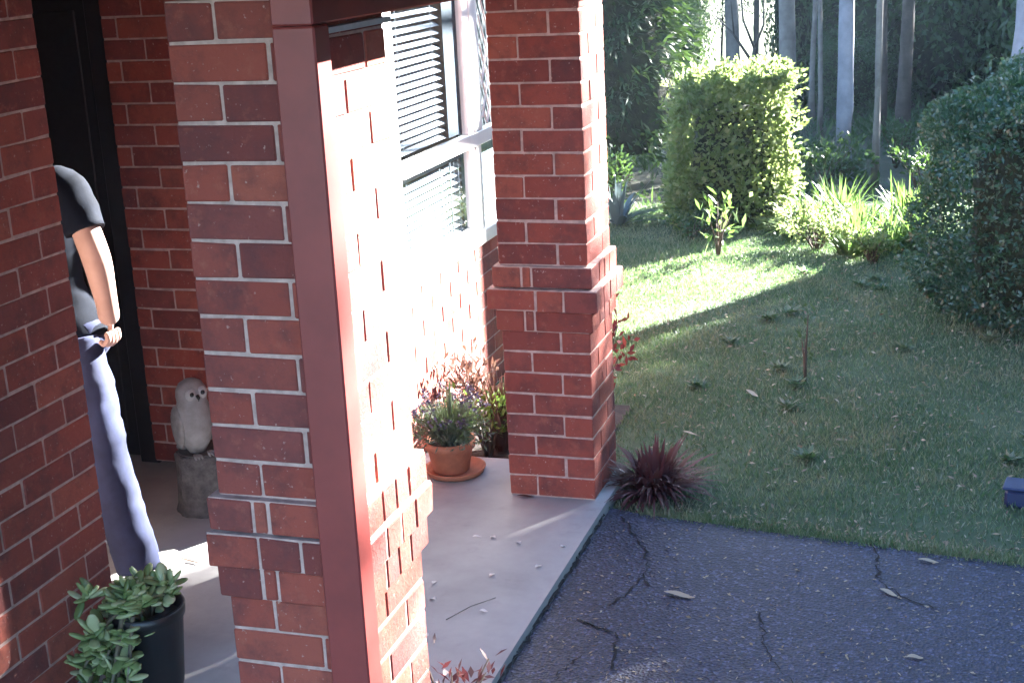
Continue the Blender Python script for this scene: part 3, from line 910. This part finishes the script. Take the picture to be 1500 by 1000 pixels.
# ------------------------------------------------------------------ hedges
def box_points(n, sx, sy, h, taper=.1, shell=.28, rnd=.5):
    P = rng.uniform(-1, 1, (n, 3))
    ax = rng.integers(0, 5, n)
    d = 1 - np.abs(rng.normal(0, shell, n)) * .6
    d = np.clip(d, -1, 1.08)
    P[ax == 0, 0] = d[ax == 0]; P[ax == 1, 0] = -d[ax == 1]; P[ax == 2, 1] = d[ax == 2]; P[ax == 3, 1] = -d[ax == 3]; P[ax == 4, 2] = d[ax == 4]
    P = P / np.maximum(1, (np.abs(P) ** 4).sum(1)[:, None] ** (.25 * rnd))
    z = (P[:, 2] + 1) / 2
    k = 1 - taper * z
    out = np.stack([P[:, 0] * k, P[:, 1] * k, np.clip(P[:, 2], -1, 2)], 1)
    nn = unit(np.sign(P) * np.abs(P) ** 4 + .001)
    # rounded corners and lumps
    l = np.array([noise.noise(Vector((a * 1.7, b * 1.7, c * 1.7))) for a, b, c in out])
    l2 = np.array([noise.noise(Vector((a * 4.1 + 9, b * 4.1, c * 4.1))) for a, b, c in out])
    out[:, :2] *= (1 + .20 * l + .13 * l2)[:, None]
    r_ = np.maximum(np.abs(out[:, 0]), np.abs(out[:, 1]))
    X = out * np.array([sx, sy, h / 2]); X[:, 2] += h / 2 + .12 * l + .08 * l2
    return X, nn

def hedge(name, label, loc, sx, sy, h, n, L, W, m, taper, rz=0, core=.78, rnd=.5):
    t = thing(name, label, "hedge", loc, rz)
    P, nn = box_points(n, sx, sy, h, taper, rnd=rnd)
    D = nn * .7 + rand_dirs(n) + np.array([0, 0, .3])
    obj("foliage", leaves(name, P, D, rand_dirs(n) + nn, L * rng.uniform(.6, 1.3, n), W * rng.uniform(.7, 1.2, n), .2), m, t)
    # solid dark core added to block light, and the stems it stands on
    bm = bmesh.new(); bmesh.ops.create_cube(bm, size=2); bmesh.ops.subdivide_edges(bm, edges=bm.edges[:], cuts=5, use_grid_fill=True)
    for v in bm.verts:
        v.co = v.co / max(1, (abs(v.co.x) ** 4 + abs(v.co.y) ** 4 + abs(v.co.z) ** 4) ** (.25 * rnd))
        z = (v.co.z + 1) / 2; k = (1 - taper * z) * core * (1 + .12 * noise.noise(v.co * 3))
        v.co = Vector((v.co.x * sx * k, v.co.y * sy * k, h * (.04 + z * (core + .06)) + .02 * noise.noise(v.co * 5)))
    me = bpy.data.meshes.new("light_block_core"); bm.to_mesh(me); bm.free()
    obj("light_block_core", me, INNER, t)
    mb = MB()
    for i in range(5): mb.tube([(sx * random.uniform(-.5, .5), sy * random.uniform(-.4, .4), -.1), (sx * random.uniform(-.5, .5), sy * random.uniform(-.4, .4), h * .4)], [.018, .012], 6)
    mb.build("stems", TWIG, t)
    return t
# shoots that stick out of the clipped shape
def shoots(t, n, sx, sy, h, m, L):
    P = np.stack([rng.uniform(-sx, sx, n), rng.uniform(-sy, sy, n), np.full(n, h * .97)], 1)
    k = n // 2
    P[:k, 0] = rng.choice([-1, 1], k, p=[.4, .6]) * sx; P[:k, 2] = rng.uniform(.2 * h, h, k)
    V = []
    pts = np.repeat(P, 6, 0); up_ = np.tile(np.linspace(.0, 1, 6), n)
    d = unit(np.stack([np.where(np.arange(n) < k, np.sign(P[:, 0]), rng.normal(0, .3, n)), rng.normal(0, .3, n), np.where(np.arange(n) < k, .5, 1.2)], 1))
    pts = pts + np.repeat(d, 6, 0) * (up_ * L * 2.6)[:, None]
    tag(obj("shoots", leaves("shoots", pts, rand_dirs(n * 6) + np.repeat(d, 6, 0), rand_dirs(n * 6), L, L * .55), m, t), kind="stuff")

h1 = hedge("clipped_hedge", "tall bright green clipped bush with a sunlit flat top behind the lawn", (-1.77, 10.85, -.06), .50, .50, 1.13, 15000, .058, .032, HEDGE1, .24, R(12), .70, .45)
shoots(h1, 90, .42, .4, 1.13, HEDGE1, .045)
h2 = hedge("clipped_hedge", "large dark small-leaved hedge at the right edge of the lawn", (.86, 8.45, -.06), 1.05, .95, 1.36, 60000, .034, .018, HEDGE2, .05, R(-14), .78, .75)
shoots(h2, 170, .85, .8, 1.36, HEDGE2, .034)
h3 = hedge("clipped_hedge", "low end of the dark hedge continuing out of the picture", (1.75, 6.9, -.06), .6, .8, .95, 9000, .034, .017, HEDGE2, .05, R(-14))

# ------------------------------------------------------------------ plants behind the lawn
tuft_plant("agave", "blue grey strappy agave in the shade beside the far pillar", "plant", (-2.62, 10.6, -.06), 46, .35, .6, .05, BLUEL, .75, .35, .05)
tuft_plant("agapanthus", "sunlit strappy clump right of the bright clipped bush", "plant", (-1.14, 10.3, -.06), 220, .32, .52, .020, STRAP, .7, .5, .10)
tuft_plant("agapanthus", "broad leaved green clump in the middle of the sunlit border", "plant", (-.78, 9.72, -.06), 60, .28, .45, .05, STRAP, .6, .3, .08)
tuft_plant("agapanthus", "tall arching strappy clump behind the broad leaved one", "plant", (-.76, 10.4, -.06), 170, .3, .52, .018, STRAP, .6, .55, .12)
tuft_plant("agapanthus", "strappy clump beside the dark hedge at the border end", "plant", (-.38, 10.1, -.06), 150, .25, .45, .020, STRAP, .7, .5, .12)
leafy("low_shrub", "low white-lit small leaved shrub in front of the strappy clumps", "shrub", (-1.02, 9.85, -.06), None, 1600, .03, .018, HEDGE1, 18, .30, .30)
tuft_plant("agapanthus", "low strappy clump at the right foot of the bright bush", "plant", (-1.25, 10.55, -.06), 160, .25, .42, .018, STRAP, .7, .5, .10)
tuft_plant("agapanthus", "strappy clump between the broad leaved one and the dark hedge", "plant", (-.55, 9.95, -.06), 200, .24, .44, .018, STRAP, .7, .5, .12)
tuft_plant("agapanthus", "strappy clump in the back row of the sunlit border", "plant", (-.95, 10.75, -.06), 220, .34, .6, .018, STRAP, .6, .5, .12)
tuft_plant("agapanthus", "strappy clump at the back beside the dark hedge", "plant", (-.45, 10.75, -.06), 220, .34, .6, .018, STRAP, .6, .5, .12)
leafy("low_shrub", "sunlit small leaved shrub at the front edge of the strappy border", "shrub", (-.62, 9.50, -.06), None, 1100, .03, .016, HEDGE1, 14, .22, .22)
leafy("sapling", "young leafy sapling in front of the bright clipped bush", "sapling", (-1.66, 9.55, -.06), None, 60, .09, .030, STRAP, 7, .46, .15)
leafy("sapling", "thin twiggy sapling standing in the shaded lawn", "sapling", (-.76, 6.85, -.06), None, 26, .04, .018, GUML, 3, .42, .05)
leafy("low_shrub", "dark ground covering shrub at the foot of the bright bush", "shrub", (-1.95, 10.15, -.06), None, 500, .04, .02, UNDER, 12, .18, .28)
leafy("undergrowth_shrub", "dim green shrub on the shaded ground right of the bright bush", "shrub", (-1.25, 12.6, -.16), None, 900, .05, .026, UNDER, 18, .46, .40)
leafy("undergrowth_shrub", "dim green shrub beside the pale trunk base", "shrub", (-.72, 13.9, -.16), None, 500, .05, .026, UNDER, 14, .42, .30)
leafy("undergrowth_shrub", "small dark shrub under the forked trunk", "shrub", (-.42, 12.2, -.16), None, 500, .05, .022, UNDER, 12, .45, .25)
leafy("undergrowth_shrub", "teal green shrub behind the agave in the shade", "shrub", (-2.95, 11.5, -.16), None, 900, .05, .024, UNDER, 18, .55, .38)

# ------------------------------------------------------------------ forest behind
n = 26000
x = rng.uniform(-5.5, 3, n); y = rng.uniform(11.3, 21, n)
dn = np.array([noise.noise(Vector((a * .9, b * .9, 4))) for a, b in zip(x, y)])
ok = rng.uniform(size=n) < .45 + .9 * dn
x, y, dn = x[ok], y[ok], dn[ok]; n = len(x)
P = np.stack([x, y, np.full(n, -.16) + np.abs(rng.normal(0, .05, n))], 1)
D = np.stack([rng.normal(0, .7, n), rng.normal(0, .7, n), np.full(n, .9)], 1)
tag(obj("undergrowth", leaves("undergrowth", P, D, rand_dirs(n), rng.uniform(.07, .22, n) * (1 + .8 * dn), rng.uniform(.012, .04, n)), UNDER), kind='stuff')

def crown_mesh(name, n, R3, L, W, clumps=26, sig=.2, hang=0.0):
    c = unit(rng.normal(size=(clumps, 3))) * (rng.uniform(.45, 1, clumps) ** .6)[:, None]
    idx = rng.integers(0, clumps, n)
    P = (c[idx] + rng.normal(0, sig, (n, 3))) * np.array(R3)
    D = rand_dirs(n) + np.array([0, 0, -hang])
    return leaves(name, P, D, rand_dirs(n), L * rng.uniform(.6, 1.3, n), W * rng.uniform(.7, 1.2, n))
GUMC = crown_mesh("gum_crown", 5200, (2.0, 2.0, 1.9), .17, .05, 30, .2, .8)
GUMC2 = crown_mesh("gum_crown", 4200, (1.7, 1.7, 2.2), .17, .05, 24, .2, .8)
DENSE = crown_mesh("dense_crown", 9000, (1.0, 1.0, 1.0), .10, .05, 60, .2)
for m_ in (GUMC, GUMC2): m_.materials.append(GUML)
DENSE.materials.append(UNDER)

def tree(name, label, x, y, r, h, lean=(0, 0), bark=BARKP, crown=GUMC, cz=None, cs=1.0, group=None, wob=.03, limbs=3):
    t = thing(name, label, "tree", (x, y, -.16), 0, group)
    k = 9
    pts = [(lean[0] * q + wob * noise.noise(Vector((x, y, q * 3.3))) * (q > 0), lean[1] * q + wob * noise.noise(Vector((y, x, q * 3.3))), h * q) for q in np.linspace(0, 1, k)]
    rad = [r * (1.25 if i == 0 else 1.0) * (1 - .55 * i / (k - 1)) for i in range(k)]
    tr = MB().tube(pts, rad, 12).build("trunk", bark, t)
    lb = MB()
    for i in range(limbs):
        a = random.uniform(0, 6.28); j = random.randrange(5, 8); p = Vector(pts[j]); L = random.uniform(.8, 1.5) * cs
        e = p + Vector((math.cos(a) * L, math.sin(a) * L, L * .9))
        lb.tube([p, p.lerp(e, .5) + Vector((0, 0, -.08)), e], [rad[j] * .6, rad[j] * .4, rad[j] * .15], 7)
    lb.build("limb", bark, t)
    if crown is not None:
        obj("crown", crown, None, t, (lean[0], lean[1], cz if cz is not None else h), (0, 0, random.uniform(0, 6.28)), (cs, cs, cs))
    return t

tree("gum_tree", "pale straight trunk standing alone right of the bright bush", -1.15, 13.3, .082, 5.2, (0, .1), BARKP, GUMC, 5.6, .9)
tree("gum_tree", "pale thick trunk at the right edge above the dark hedge", .335, 11.0, .135, 5.0, (.05, 0), BARKP, None, limbs=2)
tree("gum_tree", "pale trunk rising behind the right shoulder of the bright bush", -2.02, 16.2, .10, 6, (-.05, .1), BARKG, GUMC2, 6, 1.0)
tree("gum_tree", "grey leaning trunk behind the top of the bright bush", -2.82, 17.6, .095, 6, (-.25, .2), BARKG, GUMC, 6, 1.0)
tree("slender_tree", "thin dark trunk right beside the grey leaning trunk", -2.62, 17.8, .04, 5, (.05, .2), BARKD, GUMC2, 5, .6)
tree("slender_tree", "very thin pale pole-like trunk right of the lone pale trunk", -.83, 12.75, .034, 4.4, (.03, 0), BARKG, None, limbs=1, wob=.015)
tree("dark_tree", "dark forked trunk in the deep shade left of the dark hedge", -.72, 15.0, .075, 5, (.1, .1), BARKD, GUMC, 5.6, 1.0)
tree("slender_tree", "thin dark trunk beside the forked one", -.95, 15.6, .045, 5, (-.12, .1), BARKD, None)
tree("slender_tree", "thin grey stem in the shade just right of the bright bush", -1.86, 17.2, .035, 4, (.05, .1), BARKG, None)
tree("slender_tree", "short grey stem left of the lone pale trunk", -1.62, 15.8, .03, 3.5, (-.04, .1), BARKG, None)
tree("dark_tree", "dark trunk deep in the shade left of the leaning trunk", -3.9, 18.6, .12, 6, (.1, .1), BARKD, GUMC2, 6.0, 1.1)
tree("slender_tree", "young gum with hanging leaves before the sunny gap", -3.15, 18.6, .022, 1.5, (0, 0), BARKD, GUMC, 1.5, .26, limbs=1)
tree("slender_tree", "thin leafy young gum left of the leaning trunk", -3.45, 17.4, .022, 1.6, (0, 0), BARKD, GUMC2, 1.55, .24, limbs=1)
# small bare branching tree over the bright bush
bt = thing("bare_sapling", "small bare branching sapling behind the bright bush", "tree", (-2.30, 15.6, -.16))
mb = MB().tube([(0, 0, 0), (-.05, 0, .7), (.0, 0, 1.0)], [.028, .022, .018], 7)
mb.tube([(-.02, 0, .85), (-.22, 0, 1.15), (-.42, .05, 1.35)], [.018, .013, .006], 6).tube([(0, 0, 1.0), (.10, 0, 1.25), (.10, 0, 1.6)], [.016, .012, .006], 6).tube([(0, 0, 1.0), (-.12, 0, 1.3), (-.16, 0, 1.75)], [.016, .011, .006], 6).tube([(-.22, 0, 1.15), (-.25, 0, 1.5)], [.010, .005], 6)
mb.build("trunk", BARKD, bt)

def bush(name, label, x, y, rx, ry, h, m=UNDER, crown=DENSE, group=None, rz=None, inner=.72, z=-.16):
    t = thing(name, label, "bush", (x, y, z), rz if rz is not None else random.uniform(0, 6.28), group)
    f = obj("foliage", crown, None, t, (0, 0, h * .5), (0, 0, 0), (rx, ry, h * .52))
    if m is not UNDER:
        f.material_slots[0].link = 'OBJECT'; f.material_slots[0].material = m
    MB().ball((0, 0, h * .47), (rx * inner, ry * inner, h * .44), 14).build("light_block_core", INNER, t)
    MB().tube([(0, 0, -.05), (0, 0, h * .5)], [.05, .03], 7).build("stem", BARKD, t)
    return t
# the big dark conifer at the left and the dim thicket behind everything
cf = thing("conifer", "big dark conifer filling the left of the garden beside the pillar", "tree", (-3.25, 12.9, -.16))
n = 16000
z = rng.uniform(0, 1, n) ** .9; A = rng.uniform(0, 6.28, n); lay = .80 + .2 * np.sin(z * 40 + 3 * np.sin(A * 3)) ; rr = (1.05 - .65 * z) * np.sqrt(rng.uniform(.35, 1, n)) * lay
P = np.stack([np.cos(A) * rr, np.sin(A) * rr, .25 + z * 3.6], 1)
D = np.stack([np.cos(A), np.sin(A), rng.normal(-.25, .4, n)], 1) + rng.normal(0, .3, (n, 3))
obj("foliage", leaves("conifer", P, D, rand_dirs(n) + np.array([0, 0, 1.]), rng.uniform(.08, .17, n), rng.uniform(.02, .035, n)), CONIF, cf)
MB().tube([(0, 0, -.1), (0, 0, 3.8)], [.12, .03], 10).build("trunk", BARKD, cf)
MB().lathe([(.55, .35), (.66, .7), (.5, 1.8), (.3, 2.9), (.1, 3.6)], 14).build("light_block_core", INNER, cf)

BL = ["dark thicket bush behind the leaning trunk", "dark thicket bush straight behind the lone pale trunk", "dark thicket bush left of the forked trunk", "dark thicket bush behind the forked trunk",
      "dark thicket bush above the dark hedge", "dark thicket bush by the right edge of the forest", "dim bush deep behind the conifer", "dim pale-leaved bush above the bright bush", "dim bush between the two far trunks", "dark low bush under the thicket in the forest",
      "dark far bush behind the thin pole-like trunk", "dark far bush right of the pole-like trunk"]
for (x, y, rx, ry, h, m), lb in zip([(-4.95, 20.5, 1.2, 1, 1.7, UNDER), (-1.45, 20.5, 1.1, .9, 2.1, UNDER), (-1.25, 19.0, .9, .9, 1.9, UNDER), (-.3, 18.8, 1.0, .9, 2.2, UNDER), (.75, 18.6, 1.0, .9, 2.4, UNDER), (1.1, 16.0, .7, .9, 2.4, UNDER),
     (-5.3, 17.5, 1.3, 1, 2.2, CONIF), (-4.15, 20.6, .5, .5, 2.2, GUML), (-2.25, 19.4, .4, .5, 2.3, GUML), (-1.45, 17.9, .5, .5, .9, UNDER), (-.75, 21.5, 1.2, .8, 2.6, UNDER), (.5, 21.5, 1.3, .8, 2.8, UNDER)], BL):
    bush("thicket_bush", lb, x, y, rx, ry, h, m, group="bushes in the dark forest behind the garden")

# trees outside the picture on the right whose shade falls across lawn and drive; slim ones added to darken the porch
sd, sn = Vector((.52, .854, 0)), Vector((-.854, .52, 0))
for s, t_, rx, h in ((-.9, 12.6, 1.1, 8.5), (.2, 12.6, 1.0, 8.5), (1.35, 13.0, .9, 8.5), (2.1, 12.7, .78, 5.2), (3.24, 12.9, .42, 6.6), (3.3, 13.9, .42, 7.0), (3.46, 12.8, .40, 8.0), (3.95, 12.8, .4, 5.0), (4.3, 12.6, .34, 5.15), (4.62, 12.9, .42, 4.1), (4.95, 12.7, .52, 3.95), (.8, 15.2, 1.0, 9.5), (1.8, 15.0, .7, 9.0), (2.62, 15.2, .8, 6.25), (3.3, 15.0, .85, 5.4)):
    p = sd * t_ + sn * s
    b = bush("garden_tree", "leafy tree outside the picture shading the lawn", p.x, p.y, rx, rx, h, UNDER, DENSE, "trees shading the lawn from outside the picture", inner=.86)
for i, (s, t_) in enumerate(((10.3, 17), (11.2, 20), (12.5, 18), (10.7, 24), (13, 23), (12, 28), (14.5, 20), (10.3, 21))):
    p = sd * t_ + sn * s
    if -.9 * p.y < p.x < .05 * p.y + .5: continue
    tree("canopy_tree", "tall gum tree whose crown is above the picture", p.x, p.y, .11, 6.2, (0, 0), BARKD, GUMC if i % 2 else GUMC2, 6.4, 1.15, "tall trees closing the forest canopy")

for x, y, rx, h in ((5.2, -2.2, 1.7, 8), (5.6, .6, 1.7, 9), (5.4, 3.2, 1.6, 8.5), (5.8, 5.8, 1.6, 9), (6.4, 8.2, 1.5, 9), (8, 2, 2, 11), (8, 5.5, 2, 11)):  # unseen trees added to cut the sky light on the left wall
    bush("sky_block_tree", "unseen dense tree beyond the driveway, added to block sky light", x, y, rx, rx, h, UNDER, DENSE, "unseen trees added along the driveway to block sky light", inner=.85)
for s, t_, rx, h in ((6.0, 17.5, 1.1, 3.0), (7.2, 17.0, 1.0, 2.9), (8.3, 17.2, 1.0, 3.0), (9.4, 17.6, 1.0, 3.2), (6.6, 19.5, 1.2, 3.6), (8.9, 20, 1.2, 4.0), (7.8, 20, 1.2, 3.8)):
    p = sd * t_ + sn * s
    bush("thicket_bush", "bush of the thicket closing the forest at the right", p.x, p.y, rx, rx, h, UNDER, group="bushes closing the forest at the right", inner=.8)

# ------------------------------------------------------------------ small things
bx = thing("plastic_tub", "dark blue plastic tub lying on the lawn at the right edge", "tub", (.245, 5.46, -.06), R(-8))
MB().box(-.08, .08, -.055, .055, 0, .075, .012).build("tub_body", BLUEP, bx)
MB().box(-.088, .088, -.062, .062, .0755, .088, .005).build("rim", BLUEP, bx)

def flat_leaf(name, label, cat, x, y, z, L, W, rz, m, group=None, curl=.25):
    V, F = [], []
    k = 6
    for i in range(k + 1):
        t = i / k; ww = W * math.sin(math.pi * (t * .92 + .04)) ** .8 / 2
        zz = .003 + curl * L * (t - .5) ** 2 + .15 * W * math.sin(t * 5)
        V += [(L * (t - .5), -ww, zz + ww * .35), (L * (t - .5), 0, zz), (L * (t - .5), ww, zz + ww * .3)]
    for i in range(k):
        a = 3 * i
        F += [(a, a + 1, a + 4, a + 3), (a + 1, a + 2, a + 5, a + 4)]
    o = obj(name, np_mesh(name, V, F, True), m, None, (x, y, z), (0, 0, rz))
    return tag(o, label, cat, group)
flat_leaf("fallen_leaf", "long pale curled leaf on the driveway nearest the crack", "leaf", -.90, 4.355, -.03, .11, .032, -.15, LITTER)
flat_leaf("fallen_leaf", "pale leaf on the right of the driveway beside the thin crack", "leaf", -.22, 4.52, -.03, .07, .025, -.6, LITTER)
flat_leaf("fallen_leaf", "pale leaf on the driveway near the lawn edge at right", "leaf", -.10, 4.80, -.03, .07, .024, -.1, LITTER)
flat_leaf("fallen_leaf", "small white leaf on the driveway near the bottom right", "leaf", -.115, 4.09, -.03, .05, .026, .2, LITTER)
flat_leaf("fallen_leaf", "brown leaf lying at the foot of the far pillar", "leaf", -1.655, 5.03, .0, .07, .022, .1, BROWNL)
flat_leaf("fallen_leaf", "dark stick-like streak near the person's shoe", "leaf", -2.70, 4.20, .0, .11, .014, -.2, TWIG)  # thin dark strip on the floor, drawn with the leaf shape
flat_leaf("fallen_leaf", "long pale leaf lying on the shaded lawn near the sapling", "leaf", -.98, 6.55, -.03, .11, .028, -.9, LITTER)
flat_leaf("fallen_leaf", "curled dry leaf on the lawn near the red cordyline", "leaf", -1.17, 5.95, -.03, .07, .022, -.3, LITTER)
for i, (px, py) in enumerate([(-1.72, 4.62), (-1.66, 4.63), (-1.55, 4.60), (-1.74, 4.22), (-1.70, 4.10), (-1.56, 4.32), (-1.42, 4.42), (-1.50, 4.05), (-1.63, 3.85), (-1.38, 4.60)]):
    flat_leaf("fallen_petal", "white petal fallen on the concrete slab", "petal", px, py, .0, random.uniform(.018, .035), .018, random.uniform(0, 3), PETAL, "white petals on the concrete slab")
tw = MB().tube([(-1.60, 3.96, .006), (-1.55, 4.06, .010), (-1.49, 4.15, .005)], [.002, .0018, .0012], 5).build("fallen_twig", BARKG)
tag(tw, "thin twig lying on the slab right of the near pillar", "twig")
n = 1500
k = 22
cxs, cys = rng.uniform(-1.3, .5, k), rng.uniform(4.9, 9.2, k)
ii = rng.integers(0, k, n)
A = rng.uniform(0, 6.28, n)
P = np.stack([cxs[ii] + rng.normal(0, .012, n), cys[ii] + rng.normal(0, .012, n), np.full(n, -.045)], 1)
okk = P[:, 1] > drive_y(P[:, 0]) + .03
P, A = P[okk], A[okk]; n = len(P)
D = np.stack([np.cos(A), np.sin(A), rng.uniform(.2, 1.0, n)], 1)
tag(obj("lawn_weeds", leaves("lawn_weeds", P, D, np.array([[0, 0, 1.]]) + rng.normal(0, .3, (n, 3)), rng.uniform(.03, .075, n), rng.uniform(.010, .02, n)), GRASS), kind='stuff')
# litter too small to pick apart
n = 900
x = rng.uniform(-1.25, .5, n); y = rng.uniform(3.5, 4.95, n); ok = y < drive_y(x) - .02; x, y = x[ok], y[ok]; n = len(x)
P = np.stack([x, y, np.full(n, -.028)], 1); D = np.stack([rng.normal(size=n), rng.normal(size=n), rng.uniform(0, .25, n)], 1)
tag(obj("leaf_litter", leaves("leaf_litter", P, D, np.array([[0, 0, 1.]]) + rng.normal(0, .3, (n, 3)), rng.uniform(.004, .024, n) ** 1.0, rng.uniform(.003, .010, n)), LITTER), kind='stuff')
n = 1500
x = rng.uniform(-2.2, .5, n); y = rng.uniform(4.85, 9.5, n); ok = (y > drive_y(x) + .02) & ~((x < -1.4) & (y < 6.4)); x, y = x[ok], y[ok]; n = len(x)
P = np.stack([x, y, np.full(n, -.03)], 1); D = np.stack([rng.normal(size=n), rng.normal(size=n), rng.uniform(0, .5, n)], 1)
tag(obj("lawn_litter", leaves("lawn_litter", P, D, np.array([[0, 0, 1.]]) + rng.normal(0, .4, (n, 3)), rng.uniform(.012, .04, n), rng.uniform(.006, .014, n)), LITTER), kind='stuff')
n = 900
x = rng.uniform(-1.15, .6, n); y = drive_y(x) + np.abs(rng.normal(0, .09, n)); P = np.stack([x, y, np.full(n, -.04)], 1); D = np.stack([rng.normal(size=n), rng.normal(size=n), rng.uniform(0, .5, n)], 1)
tag(obj("edge_litter", leaves("edge_litter", P, D, np.array([[0, 0, 1.]]) + rng.normal(0, .4, (n, 3)), rng.uniform(.008, .03, n), rng.uniform(.005, .012, n)), LITTER), kind='stuff')

hz = tag(MB().box(-204, 204, -104, 224, -1.4, 13.5).build("haze", None), kind='stuff')
hm = bpy.data.materials.new("haze")
hm.use_nodes = True
ht = hm.node_tree
ht.nodes.remove(ht.nodes["Principled BSDF"])
pv = ht.nodes.new("ShaderNodeVolumePrincipled")
pv.inputs["Color"].default_value = (.62, .78, 1.0, 1)
pv.inputs["Density"].default_value = .0009
ht.links.new(pv.outputs[0], ht.nodes["Material Output"].inputs["Volume"])
hz.data.materials.append(hm)
